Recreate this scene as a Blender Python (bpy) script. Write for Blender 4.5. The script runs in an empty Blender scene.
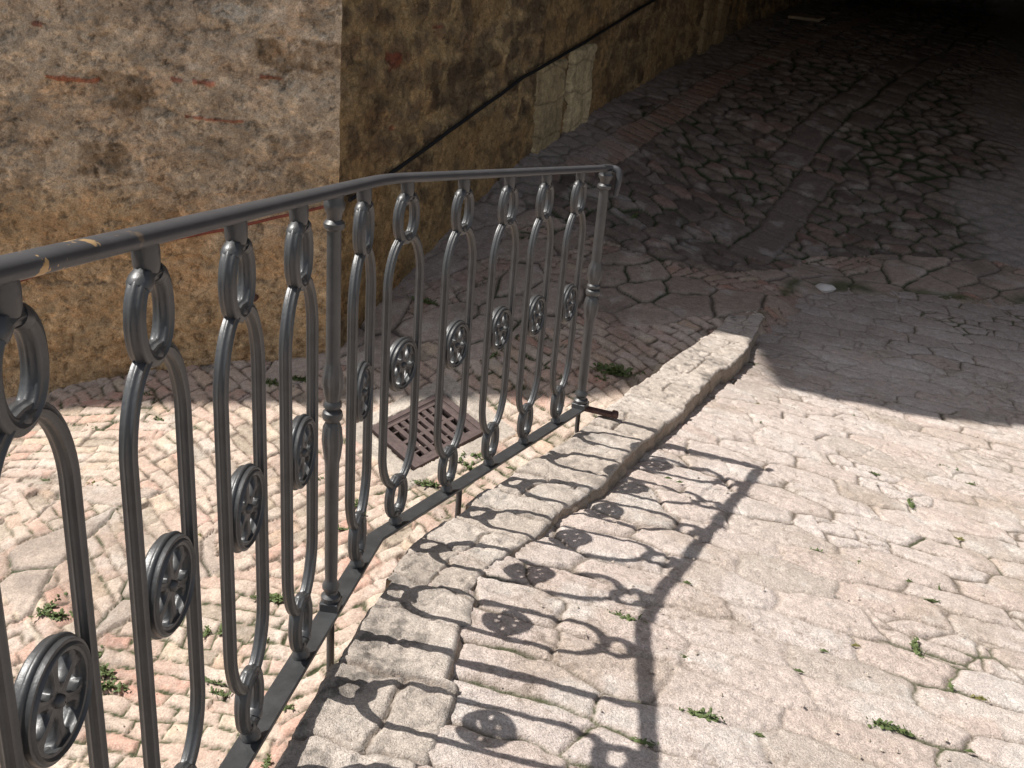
import bpy, math, random
import numpy as np
from mathutils import Matrix, Vector
random.seed(7)
C = bpy.context.scene.collection
f32 = np.float32

# ------------------------------------------------------------------ numpy helpers
def hsh(i, j, seed=0):
    i = np.asarray(i, dtype=np.int64); j = np.asarray(j, dtype=np.int64)
    n = (i * 374761393 + j * 668265263 + seed * 1442695041) & 0xFFFFFFFF
    n = ((n ^ (n >> 13)) * 1274126177) & 0xFFFFFFFF
    n = ((n ^ (n >> 16)) * 2246822519) & 0xFFFFFFFF
    return ((n ^ (n >> 15)) & 0xFFFFFF).astype(np.float64) / 16777216.0

def vnoise(x, y, seed=0):
    xi = np.floor(x); yi = np.floor(y); fx = x - xi; fy = y - yi
    fx = fx * fx * fx * (fx * (fx * 6 - 15) + 10); fy = fy * fy * fy * (fy * (fy * 6 - 15) + 10)
    xi = xi.astype(np.int64); yi = yi.astype(np.int64)
    a = hsh(xi, yi, seed); b = hsh(xi + 1, yi, seed); c = hsh(xi, yi + 1, seed); d = hsh(xi + 1, yi + 1, seed)
    return (a + (b - a) * fx) * (1 - fy) + (c + (d - c) * fx) * fy

def fbm(x, y, scale, octv=4, seed=0, gain=0.5):
    """noise about 0, roughly -1..1; scale = size of the largest feature in metres"""
    s = np.zeros(np.shape(x)); a = 1.0; t = 0.0; f = 1.0 / scale
    for k in range(octv):
        ca, sa = math.cos(k * 0.9 + 0.3), math.sin(k * 0.9 + 0.3)
        s = s + a * (vnoise((ca * x - sa * y) * f + 17.3 * k, (sa * x + ca * y) * f - 9.1 * k, seed + k) * 2 - 1)
        t += a; a *= gain; f *= 2.03
    return s / t * 1.6

def sstep(e0, e1, x):
    t = np.clip((x - e0) / (e1 - e0), 0, 1)
    return t * t * (3 - 2 * t)

def voro(U, V, lu, lv, jit, seed, stag=0.5, jv=None):
    """staggered jittered cells. returns distance (m) to the nearest joint, cell hash ids, offsets from centre (m)"""
    jv = jit if jv is None else jv
    u = U / lu; v = V / lv
    j0 = np.floor(v).astype(np.int64)
    best = np.full(U.shape, 1e9); bi = np.zeros(U.shape, np.int64); bj = bi.copy()
    bx = np.zeros(U.shape); by = bx.copy()
    cand = []
    for dj in (-1, 0, 1):
        j = j0 + dj
        o = stag * (j & 1) + 0.35 * hsh(j, 7, seed + 5)
        i0 = np.floor(u - o).astype(np.int64)
        for di in (-1, 0, 1):
            i = i0 + di
            cx = i + 0.5 + jit * (hsh(i, j, seed) - 0.5) + o
            cy = j + 0.5 + jv * (hsh(i, j, seed + 1) - 0.5)
            d = (cx - u) ** 2 + (cy - v) ** 2
            cand.append((cx, cy, d))
            m = d < best
            best = np.where(m, d, best); bi = np.where(m, i, bi); bj = np.where(m, j, bj)
            bx = np.where(m, cx, bx); by = np.where(m, cy, by)
    e = np.full(U.shape, 1e9)
    for cx, cy, d in cand:
        mx = cx - bx; my = cy - by; L = np.sqrt(mx * mx + my * my)
        ok = L > 1e-6; Ls = np.where(ok, L, 1)
        val = (mx * ((cx + bx) / 2 - u) + my * ((cy + by) / 2 - v)) / Ls
        g = np.sqrt((mx / Ls / lu) ** 2 + (my / Ls / lv) ** 2) + 1e-9
        e = np.where(ok, np.minimum(e, val / g), e)
    return e, bi, bj, (u - bx) * lu, (v - by) * lv

def bond(U, V, lu, lv, seed):
    """rows of rectangles with random joints"""
    v = V / lv; j = np.floor(v).astype(np.int64); fv = v - j
    sc = 0.75 + 0.5 * hsh(j, 3, seed)
    u = U / (lu * sc) + hsh(j, 11, seed) * 7
    i = np.floor(u).astype(np.int64); fu = u - i
    e = np.minimum(np.minimum(fu, 1 - fu) * lu * sc, np.minimum(fv, 1 - fv) * lv)
    return e, i, j, (fu - 0.5) * lu * sc, (fv - 0.5) * lv

class TPS:
    def __init__(s, P):
        P = np.array(P, float); s.P = P; n = len(P)
        A = np.zeros((n + 3, n + 3)); A[:n, :n] = s.k(P[:, None, :2], P[None, :, :2]) + np.eye(n) * 1e-3
        A[:n, n] = 1; A[:n, n + 1:] = P[:, :2]; A[n, :n] = 1; A[n + 1:, :n] = P[:, :2].T
        s.w = np.linalg.solve(A, np.r_[P[:, 2], 0, 0, 0])
    @staticmethod
    def k(a, b):
        r2 = ((a - b) ** 2).sum(-1); return 0.5 * r2 * np.log(r2 + 1e-12)
    def __call__(s, x, y):
        x = np.asarray(x, float); y = np.asarray(y, float); n = len(s.P)
        z = s.w[n] + s.w[n + 1] * x + s.w[n + 2] * y
        for k in range(n):
            r2 = (x - s.P[k, 0]) ** 2 + (y - s.P[k, 1]) ** 2
            z = z + s.w[k] * 0.5 * r2 * np.log(r2 + 1e-12)
        return z

# ------------------------------------------------------------------ place: ground heights
CORNER = np.array([-1.022, 5.859]); A1 = math.radians(0); A2 = math.radians(66)
W1 = np.array([-math.cos(A1), -math.sin(A1)])        # along the front wall, away from the corner
W2 = np.array([math.cos(A2), math.sin(A2)])          # along the side wall, away from the corner
R0, RB, RC = -1.2395, -0.1419, -0.1398
def Rpl(x, y): return R0 + RB * x + RC * y
def S0(x, y): return -2.5 + .12 * (x + .994) + .197 * (y - 5.859)
KE = (1.2433, 5.8492, -2.2335)
ramp_pts = [(x, y, Rpl(x, y)) for x in (-.6, .3, 1.2) for y in (.3, 1.6, 3.0, 4.3)]
ramp_pts += [(2.1, 1.9, Rpl(2.1, 1.9)), (2.1, 3.4, Rpl(2.1, 3.4)), KE, (1.85, 7.0, -2.245), (3.23, 7.1, -2.28), (5.5, 7.4, -2.33), (2.61, 5.08, -2.28), (4.5, 5.2, -2.40), (4.5, 3.0, -2.2)]
street_pts = [(x, y, S0(x, y)) for x, y in ((-1.7, 3.1), (-.7, 2.2), (-.3, 3.2), (-1.5, 4.5), (-.6, 4.2), (.1, 4.4), (.2, 5.3), (-2.6, 4.0))]
street_pts += [(-.994, 5.859, -2.5), (-1.3, 5.86, -2.58), (-2.28, 5.86, -2.79), (-2.79, 5.86, -2.95), (-3.05, 5.86, -3.04), (-4.5, 5.86, -3.4),
               (-.86, 6.17, -2.38), (-.72, 6.47, -2.27), (-.6, 6.75, -2.18), (0, 8.1, -1.8), (.54, 9.3, -1.63), (1.4, 11.2, -1.46), (2.6, 14, -1.22),
               KE, (1.85, 7.0, -2.245), (3.23, 7.1, -2.28), (5.5, 7.4, -2.33), (1.3, 8.2, -2.04), (2.72, 9.5, -1.82), (4.4, 10, -1.79), (8.1, 20, -1.08), (5.75, 19, -1.15), (-4.5, 2.5, -3.6), (-1.5, .5, -3.6)]
ramp_z = TPS(ramp_pts); street_z = TPS(street_pts)
VAL = np.array([(-9, 5.8), (1.2433, 5.8492), (1.85, 7.0), (3.23, 7.1), (5.5, 7.4), (12, 8.0)])
# kerb row edges, on the ramp plane raised by 4 cm (near end first)
KL = np.array([(-0.44, .30), (-0.40, .80)]); KR = np.array([(-0.20, .30), (-0.15, .90)])
KL = np.vstack([KL, [(-0.351, 1.401), (-0.330, 1.541), (-0.316, 1.664), (-0.301, 1.848), (-0.280, 2.025), (-0.254, 2.166), (-0.217, 2.390), (-0.162, 2.531), (-0.097, 2.693), (-0.022, 2.895), (0.112, 3.149), (0.227, 3.395), (0.364, 3.798), (0.539, 4.257), (0.745, 4.817), (0.989, 5.447), (1.180, 5.977), (1.42, 6.62)]])
KR = np.vstack([KR, [(-0.109, 1.476), (-0.093, 1.570), (-0.074, 1.701), (-0.063, 1.827), (-0.055, 1.974), (-0.061, 2.143), (-0.030, 2.277), (0.019, 2.412), (0.097, 2.574), (0.188, 2.807), (0.299, 3.003), (0.362, 3.190), (0.488, 3.507), (0.678, 3.991), (0.899, 4.561), (1.172, 5.288), (1.306, 5.706), (1.62, 6.62)]])
def ypoly(P, y):   # x of a line running along y
    return np.interp(y, P[:, 1], P[:, 0])
def vpoly(x): return np.interp(x, VAL[:, 0], VAL[:, 1])

# ------------------------------------------------------------------ materials
def mat(name, rough=.85, bump=((120, .25),), colvar=(60, .12), spec=.3, base=None, metallic=0, bdist=.004, extra=None, grain=None):
    m = bpy.data.materials.new(name); m.use_nodes = True; nt = m.node_tree; N = nt.nodes; Lk = nt.links
    b = N['Principled BSDF']; b.inputs['Roughness'].default_value = rough; b.inputs['Specular IOR Level'].default_value = spec
    b.inputs['Metallic'].default_value = metallic
    tc = N.new('ShaderNodeTexCoord')
    if base is None:
        at = N.new('ShaderNodeAttribute'); at.attribute_name = 'Col'; col = at.outputs['Color']
    else:
        rgb = N.new('ShaderNodeRGB'); rgb.outputs[0].default_value = (*base, 1); col = rgb.outputs[0]
    if colvar:
        nz = N.new('ShaderNodeTexNoise'); nz.inputs['Scale'].default_value = colvar[0]; nz.inputs['Detail'].default_value = 6; nz.inputs['Roughness'].default_value = .65
        Lk.new(tc.outputs['Object'], nz.inputs['Vector'])
        mr = N.new('ShaderNodeMapRange'); mr.inputs[1].default_value = .3; mr.inputs[2].default_value = .7
        mr.inputs[3].default_value = 1 - colvar[1]; mr.inputs[4].default_value = 1 + colvar[1]
        Lk.new(nz.outputs['Fac'], mr.inputs[0])
        mx = N.new('ShaderNodeVectorMath'); mx.operation = 'SCALE'
        Lk.new(col, mx.inputs[0]); Lk.new(mr.outputs[0], mx.inputs['Scale']); col = mx.outputs[0]
        if grain:
            ng = N.new('ShaderNodeTexNoise'); ng.inputs['Scale'].default_value = grain[0]; ng.inputs['Detail'].default_value = 3; ng.inputs['Roughness'].default_value = .7
            Lk.new(tc.outputs['Object'], ng.inputs['Vector'])
            mg = N.new('ShaderNodeMapRange'); mg.inputs[1].default_value = .34; mg.inputs[2].default_value = .66
            mg.inputs[3].default_value = 1 - grain[1]; mg.inputs[4].default_value = 1 + grain[1] * .7
            Lk.new(ng.outputs['Fac'], mg.inputs[0])
            m2 = N.new('ShaderNodeVectorMath'); m2.operation = 'SCALE'; Lk.new(col, m2.inputs[0]); Lk.new(mg.outputs[0], m2.inputs['Scale']); col = m2.outputs[0]
    if extra: col = extra(nt, tc, col)
    Lk.new(col, b.inputs['Base Color'])
    nrm = None
    for sc, st in bump:
        nz = N.new('ShaderNodeTexNoise'); nz.inputs['Scale'].default_value = sc; nz.inputs['Detail'].default_value = 5; nz.inputs['Roughness'].default_value = .6
        Lk.new(tc.outputs['Object'], nz.inputs['Vector'])
        bp = N.new('ShaderNodeBump'); bp.inputs['Strength'].default_value = st; bp.inputs['Distance'].default_value = bdist
        Lk.new(nz.outputs['Fac'], bp.inputs['Height'])
        if nrm: Lk.new(nrm, bp.inputs['Normal'])
        nrm = bp.outputs['Normal']
    if nrm: Lk.new(nrm, b.inputs['Normal'])
    return m

def chips(nt, tc, col):     # flaked paint showing rust and ochre primer, real patches of the paint
    N = nt.nodes; Lk = nt.links
    nz = N.new('ShaderNodeTexNoise'); nz.inputs['Scale'].default_value = 22; nz.inputs['Detail'].default_value = 4; nz.inputs['Roughness'].default_value = .6
    Lk.new(tc.outputs['Object'], nz.inputs['Vector'])
    cr = N.new('ShaderNodeMapRange'); cr.inputs[1].default_value = .625; cr.inputs[2].default_value = .64
    Lk.new(nz.outputs['Fac'], cr.inputs[0])
    sx = N.new('ShaderNodeSeparateXYZ'); Lk.new(tc.outputs['Object'], sx.inputs[0])
    nr = N.new('ShaderNodeMapRange'); nr.inputs[1].default_value = 1.12; nr.inputs[2].default_value = .9; Lk.new(sx.outputs['Y'], nr.inputs[0])
    mu = N.new('ShaderNodeMath'); mu.operation = 'MULTIPLY'; Lk.new(cr.outputs[0], mu.inputs[0]); Lk.new(nr.outputs[0], mu.inputs[1])
    mx = N.new('ShaderNodeMix'); mx.data_type = 'RGBA'
    Lk.new(mu.outputs[0], mx.inputs['Factor']); Lk.new(col, mx.inputs['A']); mx.inputs['B'].default_value = (.50, .32, .14, 1)
    return mx.outputs['Result']

M_stone = mat('worn_limestone', .9, ((50, .6), (140, .9), (330, .8)), (30, .18), bdist=.006, grain=(190, .32))
M_brick = mat('brick_paving', .9, ((40, .5), (120, .6), (300, .4)), (32, .20), bdist=.006, grain=(120, .26))
M_street = mat('street_cobbles', .85, ((110, .4),), (50, .16))
M_wall = mat('weathered_masonry', .93, ((35, .6), (110, .7)), (26, .24), bdist=.010, grain=(120, .34))
M_iron = mat('grey_painted_iron', .43, ((30, .22), (160, .28)), (22, .30), spec=.8, base=(.043, .044, .045), bdist=.002)
M_rail = mat('grey_painted_handrail', .45, ((30, .08), (180, .10)), (20, .15), spec=.5, base=(.056, .057, .062), bdist=.002, extra=chips)
M_rust = mat('rusty_iron', .7, ((80, .5),), (60, .35), base=(.10, .055, .045), bdist=.003)
M_grate = mat('rusty_cast_iron', .6, ((90, .5),), (40, .3), base=(.085, .060, .056), bdist=.003)
M_dark = mat('black_cable_sheath', .6, ((60, .2),), None, base=(.012, .013, .014))
M_redc = mat('faded_red_cable_sheath', .7, ((60, .2),), (25, .4), base=(.20, .055, .035))
M_leaf = mat('weed_leaf', .6, ((90, .2),), (40, .25), base=(.095, .125, .045))
M_leafd = mat('dry_weed_leaf', .7, ((90, .2),), (40, .25), base=(.17, .16, .05))
M_plaster = mat('old_plaster', .92, ((8, .4), (60, .3)), (3, .2), base=(.36, .28, .19), bdist=.01)
M_tile = mat('roof_tile', .85, ((12, .6),), (9, .25), base=(.38, .19, .12), bdist=.02)

# ------------------------------------------------------------------ object helpers
def link(o, parent=None):
    C.objects.link(o)
    if parent: o.parent = parent
    return o
def tag(o, label=None, cat=None, group=None, kind=None):
    if label: o['label'] = label
    if cat: o['category'] = cat
    if group: o['group'] = group
    if kind: o['kind'] = kind
    return o
def empty(name, loc=(0, 0, 0)):
    o = bpy.data.objects.new(name, None); o.location = loc; o.empty_display_size = .1; return link(o)
def grid_obj(name, P, col, m, mask=None, flip=False, parent=None):
    """P (n,m,3) grid of points, col (n,m,3), mask of kept verts"""
    n, k = P.shape[:2]
    idx = np.arange(n * k).reshape(n, k)
    q = np.stack([idx[:-1, :-1], idx[1:, :-1], idx[1:, 1:], idx[:-1, 1:]], -1).reshape(-1, 4)
    if flip: q = q[:, ::-1]
    if mask is not None:
        mk = mask.ravel(); q = q[mk[q].all(1)]
    used = np.zeros(n * k, bool); used[q.ravel()] = True
    new = np.cumsum(used) - 1; V = P.reshape(-1, 3)[used]; c = col.reshape(-1, 3)[used]; q = new[q]
    me = bpy.data.meshes.new(name)
    me.vertices.add(len(V)); me.vertices.foreach_set('co', V.astype(f32).ravel())
    me.loops.add(q.size); me.loops.foreach_set('vertex_index', q.astype(np.int32).ravel())
    me.polygons.add(len(q)); me.polygons.foreach_set('loop_start', np.arange(0, q.size, 4, dtype=np.int32))
    me.polygons.foreach_set('use_smooth', np.ones(len(q), bool))
    me.update(calc_edges=True)
    a = me.color_attributes.new('Col', 'FLOAT_COLOR', 'POINT')
    a.data.foreach_set('color', np.c_[np.clip(c, .005, .9), np.ones(len(c))].astype(f32).ravel())
    me.materials.append(m)
    o = bpy.data.objects.new(name, me); return link(o, parent)
class MB:
    def __init__(s): s.v = []; s.f = []; s.n = 0
    def add(s, V, F):
        s.v += [tuple(map(float, p)) for p in V]; s.f += [tuple(int(i) + s.n for i in f) for f in F]; s.n = len(s.v)
    def build(s, name, m, parent=None, smooth=True, ang=40):
        me = bpy.data.meshes.new(name); me.from_pydata(s.v, [], s.f); me.materials.append(m)
        if smooth:
            me.polygons.foreach_set('use_smooth', [True] * len(me.polygons))
            try: me.set_sharp_from_angle(angle=math.radians(ang))
            except Exception: pass
        return link(bpy.data.objects.new(name, me), parent)
    def box(s, c, sx, sy, sz, ax=None, b=.0015):
        """box with slim bevels; ax = 3x3 rows of axes"""
        ax = np.eye(3) if ax is None else np.array(ax)
        V = []; h = np.array([sx, sy, sz]) / 2; b = min(b, h.min() * .6)
        idx = {}
        for sg in [(i, j, k) for i in (-1, 1) for j in (-1, 1) for k in (-1, 1)]:
            for a in range(3):
                p = np.array(sg) * (h - b); p[a] = sg[a] * h[a]
                idx[sg + (a,)] = len(V); V.append(np.array(c) + p @ ax)
        F = []
        for a in range(3):
            o = [(1, 2), (2, 0), (0, 1)][a]
            for s_ in (-1, 1):
                r = []
                for p, q in ((-1, -1), (1, -1), (1, 1), (-1, 1)):
                    sg = [0, 0, 0]; sg[a] = s_; sg[o[0]] = p; sg[o[1]] = q; r.append(idx[tuple(sg) + (a,)])
                F.append(r if s_ > 0 else r[::-1])
        for a in range(3):      # edge strips
            o = [(1, 2), (2, 0), (0, 1)][a]
            for p in (-1, 1):
                for q in (-1, 1):
                    A = [0, 0, 0]; B = [0, 0, 0]; A[a] = -1; B[a] = 1
                    for t in (A, B): t[o[0]] = p; t[o[1]] = q
                    r = [idx[tuple(A) + (o[0],)], idx[tuple(B) + (o[0],)], idx[tuple(B) + (o[1],)], idx[tuple(A) + (o[1],)]]
                    F.append(r if p * q < 0 else r[::-1])
        for sg in [(i, j, k) for i in (-1, 1) for j in (-1, 1) for k in (-1, 1)]:
            r = [idx[sg + (a,)] for a in range(3)]; F.append(r if sg[0] * sg[1] * sg[2] > 0 else r[::-1])
        s.add(V, F)
    def sweep(s, path, prof, bn, closed=False, caps=True, scale=None):
        """path (N,3); prof (K,2) in (in-plane normal, bn); bn binormal (3,) or (N,3)"""
        path = np.array(path, float); n = len(path)
        if closed: T = np.roll(path, -1, 0) - np.roll(path, 1, 0)
        else:
            T = np.gradient(path, axis=0)
        T /= np.linalg.norm(T, axis=1)[:, None]
        B = np.broadcast_to(np.array(bn, float), (n, 3)).copy()
        B -= (B * T).sum(1)[:, None] * T; B /= np.linalg.norm(B, axis=1)[:, None]
        Nn = np.cross(B, T)
        prof = np.array(prof, float); K = len(prof)
        sc = np.ones(n) if scale is None else np.array(scale)
        V = (path[:, None] + sc[:, None, None] * (prof[None, :, :1] * Nn[:, None] + prof[None, :, 1:] * B[:, None])).reshape(-1, 3)
        F = []
        for i in range(n if closed else n - 1):
            for k in range(K):
                a = i * K + k; b = i * K + (k + 1) % K; c = ((i + 1) % n) * K + (k + 1) % K; d = ((i + 1) % n) * K + k
                F.append((a, d, c, b))
        if caps and not closed:
            F.append(tuple(range(K))); F.append(tuple(range((n - 1) * K, n * K))[::-1])
        s.add(V, F)
    def lathe(s, c, prof, seg=28, flute=None):
        """prof [(r,z)] from the bottom, about z axis at c"""
        V = []; F = []
        for k, (r, z) in enumerate(prof):
            for i in range(seg):
                a = 2 * math.pi * i / seg
                rr = r * (1 + (flute(z, a) if flute else 0)); V.append((c[0] + rr * math.cos(a), c[1] + rr * math.sin(a), c[2] + z))
        for k in range(len(prof) - 1):
            for i in range(seg):
                j = (i + 1) % seg
                F.append((k * seg + i, k * seg + j, (k + 1) * seg + j, (k + 1) * seg + i))
        F.append(tuple(range(seg))[::-1]); F.append(tuple(range((len(prof) - 1) * seg, len(prof) * seg)))
        s.add(V, F)
def circ(r, k=16, fl=0., nf=8, sy=1.):
    a = np.arange(k) * 2 * math.pi / k
    rr = r * (1 + fl * np.cos(nf * a)); return np.c_[rr * np.cos(a), rr * np.sin(a) * sy]

# ------------------------------------------------------------------ ground meshes
def axis(*seg):
    out = [np.arange(a, b, st) for a, b, st in seg]; return np.r_[np.concatenate(out), seg[-1][1]]
def mixc(a, b, t): return a + (b - a) * t[..., None]
def c3(r, g, b): return np.array([r, g, b], float)

def ramp_cells(X, Y):
    wx = fbm(X, Y, .5, 3, 3) * .028 + fbm(X, Y, .08, 3, 4) * .010; wy = fbm(X, Y, .5, 3, 13) * .026 + fbm(X, Y, .08, 3, 14) * .009
    a = math.radians(-12); ca, sa = math.cos(a), math.sin(a)
    x1, y1 = X + wx, Y + wy
    U = ca * x1 + sa * y1 + .10; V = -sa * x1 + ca * y1
    e, i, j, du, dv = voro(U, V, .30, .160, .60, 21, .5, .30)
    e2, i2, j2, _, _ = voro(U + .3, V + .07, .13, .085, .8, 77, .5)
    split = (hsh(i, j, 5) < .20) & (X > 1.05)
    e = np.where(split, np.minimum(e, e2 * .9), e); sid = np.where(split, hsh(i2, j2, 9), 0.)
    return e, i, j, du, dv, split, sid

def build_ramp():
    xs = axis((-.45, 3.35, .0062), (3.35, 12, .08)); ys = axis((-4, 1.2, .06), (1.2, 4.2, .0058), (4.2, 7.4, .0085), (7.4, 8.3, .05))
    X, Y = np.meshgrid(xs, ys, indexing='ij')
    kl = ypoly(KL, Y); kr = ypoly(KR, Y)
    mask = (X > (kl + kr) / 2 - .01) & (Y < vpoly(X) + .12) & ~((Y > 5.75) & (X < 1.3))
    Z = ramp_z(X, Y)
    e, i, j, du, dv, split, sid = ramp_cells(X, Y)
    h1 = hsh(i, j, 31); h2 = hsh(i, j, 32); h3 = hsh(i, j, 33); h4 = hsh(i, j, 34)
    worn = .22 + .78 * sstep(-.35, .35, fbm(X, Y, .6, 3, 55))            # 1 = open joint, 0 = joint filled flush
    jw = .004 + .009 * vnoise(X * 14, Y * 14, 8) ** 1.3
    prof = sstep(0, 1, np.clip(e / (jw * 2.2), 0, 1)) ** .7
    dep = .0035 + .0075 * worn
    hgt = (prof - 1) * dep + (h1 - .5) * .006 + (h2 - .5) * du * .018 + (h3 - .5) * dv * .04 + (sid - .5) * .004 * split
    hgt = hgt + .004 * (1 - np.clip(np.abs(du) / .15, 0, 1) ** 4) * (1 - np.clip(np.abs(dv) / .08, 0, 1) ** 4) - .006
    rough = fbm(X, Y, .06, 4, 71); fine = fbm(X, Y, .02, 3, 72)
    pits = sstep(.50, .85, fbm(X, Y, .035, 3, 73))
    crack = sstep(.03, .0, np.abs(fbm(X, Y, .5, 4, 74))) * (vnoise(X * 1.6, Y * 1.6, 75) > .62)
    hgt = hgt + rough * .0022 + fine * .0018 - pits * .005 * vnoise(X * 3, Y * 3, 78) - crack * .006 + fbm(X, Y, 1.3, 2, 76) * .005
    # long worn hollow along the kerb, where the stones drop away from it
    dk = X - kr
    hgt = hgt - .012 * sstep(.05, 0, dk) * sstep(2.5, 2.9, Y) * (Y < 5.9)
    t = h4[..., None]
    col = c3(.625, .52, .46) * (1 - t) + c3(.675, .59, .54) * t
    pk = sstep(.55, .9, h2); col = mixc(col, c3(.60, .475, .405), pk * .45)
    gy = sstep(.75, .95, h3); col = mixc(col, c3(.50, .435, .375), gy * .6)
    st = fbm(X, Y, .22, 6, 81, .6); col = mixc(col, c3(.47, .38, .305), sstep(.05, .8, st) * .55)
    lt = fbm(X, Y, .12, 4, 82); col = mixc(col, c3(.74, .69, .635), sstep(.15, .8, lt) * .45)
    spk = sstep(.5, .7, fbm(X, Y, .020, 3, 83)) * sstep(-.2, .5, fbm(X, Y, .3, 3, 84)); col = mixc(col, c3(.27, .205, .16), spk * .5)
    jm = (1 - prof) * (.25 + .75 * worn); col = mixc(col, c3(.36, .295, .24), np.clip(jm * .85, 0, 1))
    deep = sstep(.6, 1, 1 - prof) * worn; col = mixc(col, c3(.08, .065, .045), deep * .75)
    nearv = sstep(1.5, .1, vpoly(X) - Y + fbm(X, Y, .5, 3, 86) * .3); col = mixc(col, c3(.25, .20, .175), nearv * .6)  # dirt tone towards the street, also deepening the shade by colour
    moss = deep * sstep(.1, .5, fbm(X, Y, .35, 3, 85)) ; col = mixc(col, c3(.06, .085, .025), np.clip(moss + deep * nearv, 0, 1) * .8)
    Z = Z + hgt - .02 * sstep(0, .12, Y - vpoly(X))
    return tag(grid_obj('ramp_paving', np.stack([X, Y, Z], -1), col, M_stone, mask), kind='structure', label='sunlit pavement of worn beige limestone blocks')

GC = np.array([-.409, 5.081]); GU = np.array([.775, .632]); GV = np.array([.632, -.775])   # drain grate centre and axes
def build_street():
    xs = axis((-9, -3.3, .07), (-3.3, 1.6, .0088), (1.6, 6.2, .0145), (6.2, 14, .08)); ys = axis((-4, 2.2, .07), (2.2, 6.2, .0088), (6.2, 10.2, .0145), (10.2, 17, .024), (17, 27, .1))
    X, Y = np.meshgrid(xs, ys, indexing='ij')
    kl = ypoly(KL, Y); kr = ypoly(KR, Y)
    n2 = np.array([math.sin(A2), -math.cos(A2)]); dw2 = (X - CORNER[0]) * n2[0] + (Y - CORNER[1]) * n2[1]   # distance in front of the side wall
    dw1 = CORNER[1] - Y
    inside = (dw2 < -.06) & (dw1 < -.06)
    mask = ~inside & ~((X > kr + .05) & (Y < vpoly(X) - .35) & (Y < 9))
    Z = street_z(X, Y)
    wx = fbm(X, Y, .6, 3, 103) * .030 + fbm(X, Y, .1, 2, 104) * .010; wy = fbm(X, Y, .6, 3, 113) * .030 + fbm(X, Y, .1, 2, 114) * .010
    x1, y1 = X + wx, Y + wy
    # ---- bricks laid in panels of changing direction
    _, pi, pj, _, _ = voro(X + wx * 2 + .25, Y + wy * 2 + .1, .95, .8, .7, 140)
    hp = hsh(pi, pj, 141)
    ang = np.where(hp < .62, math.radians(-50), np.where(hp < .85, math.radians(38), math.radians(-12)))
    alongk = sstep(.27, .22, kl - X) * (X < kl + .1) * (Y < 5.6); ang = np.where(alongk > .5, math.radians(74), ang)
    ca, sa = np.cos(ang), np.sin(ang)
    U = ca * x1 + sa * y1; V = -sa * x1 + ca * y1
    eb, ib, jb, dub, dvb = bond(U, V, .175, .074, 151)
    eb = eb + .004 * fbm(X, Y, .03, 2, 160)
    b1 = hsh(ib, jb, 152); b2 = hsh(ib, jb, 153); b3 = hsh(ib, jb, 154)
    # ---- stone slabs and cobbles
    es, is_, js, dus, dvs = voro(x1 * .8 + y1 * .6, -x1 * .6 + y1 * .8, .33, .25, .85, 170)
    rx = X + wx + .015 * fbm(X, Y, .2, 3, 181); ry = Y + wy + .015 * fbm(X, Y, .2, 3, 187)
    ec, ic, jc, duc, dvc = voro(rx * .879 - ry * .476, rx * .476 + ry * .879, .21, .145, .85, 180, .5, .6)
    far = sstep(6.9, 7.6, Y + fbm(X, Y, 1.2, 2, 190) * .5)
    slabs = (fbm(X, Y, 1.1, 3, 195) + (Y - 5.35) * .9 > .05) & (dw2 > -1)
    slabs = slabs | (hsh(pi, pj, 143) < .05)
    slabs = slabs & ~(hsh(is_, js, 171) < np.where(Y < 5.2, .50, .30))            # gaps between slabs are filled with brick
    T0 = np.array([2.262, 9.08]); TD = np.array([.476, .879]); tx = X - T0[0]; ty = Y - T0[1]
    ta = tx * TD[0] + ty * TD[1] + wy * .9; tc = tx * TD[1] - ty * TD[0] + wx * 1.1 + .05 * np.sin(ta * .9)
    track = (np.abs(tc) < .29) & (ta > -1.9) & (hsh(np.floor(tc / .29), np.floor(ta / .42 + hsh(np.floor(tc / .29), 5, 200) * .5), 207) > .12)
    tj = np.floor(tc / .29); tu = ta / .42 + hsh(tj, 5, 200) * .5; ti = np.floor(tu); fu = tu - ti
    et = np.minimum(np.minimum(fu, 1 - fu) * .42, np.minimum(np.abs(tc), .29 - np.abs(tc)))
    gut = (np.abs(tc + 1.25) < .13) & (ta > -1.9); gu = ta / .12 + .3; gi = np.floor(gu); eg = np.minimum(np.minimum(gu - gi, 1 - gu + gi) * .12, .13 - np.abs(tc + 1.25))
    farm = far > .5
    wide = farm * sstep(.1, .45, fbm(X, Y, 1.5, 3, 222) + .5 * (tc > .2))
    kind = np.where(farm, 2, np.where(slabs, 1, 0)); kind = np.where(track, 3, kind); kind = np.where(gut & (Y > 7), 4, kind)
    sel = lambda a, b, c, d, g: np.select([kind == 0, kind == 1, kind == 2, kind == 3], [a, b, c, d], g)
    e = sel(eb, es, ec, et, eg)
    h1 = sel(b1, hsh(is_, js, 172), hsh(ic, jc, 182), hsh(ti, tj, 202), hsh(gi, gi, 212))
    h2 = sel(b2, hsh(is_, js, 173), hsh(ic, jc, 183), hsh(ti, tj, 203), hsh(gi, gi, 213))
    h3 = sel(b3, hsh(is_, js, 174), hsh(ic, jc, 184), hsh(ti, tj, 204), hsh(gi, gi, 214))
    du = sel(dub, dus, duc, (fu - .5) * .42, du_ := (gu - gi - .5) * .12); dv = sel(dvb, dvs, dvc, np.abs(tc) - .145, tc + 1.25)
    # junction of panels
    jw = sel(.015 + 0 * X, .024 + 0 * X, .036 + 0 * X, .034 + 0 * X, .018 + 0 * X) * (.6 + .8 * vnoise(X * 8, Y * 8, 220)) * (1 + .8 * wide)
    # thin border of the brick-filled places
    prof = sstep(0, 1, np.clip(e / jw, 0, 1)) ** .7
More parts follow.
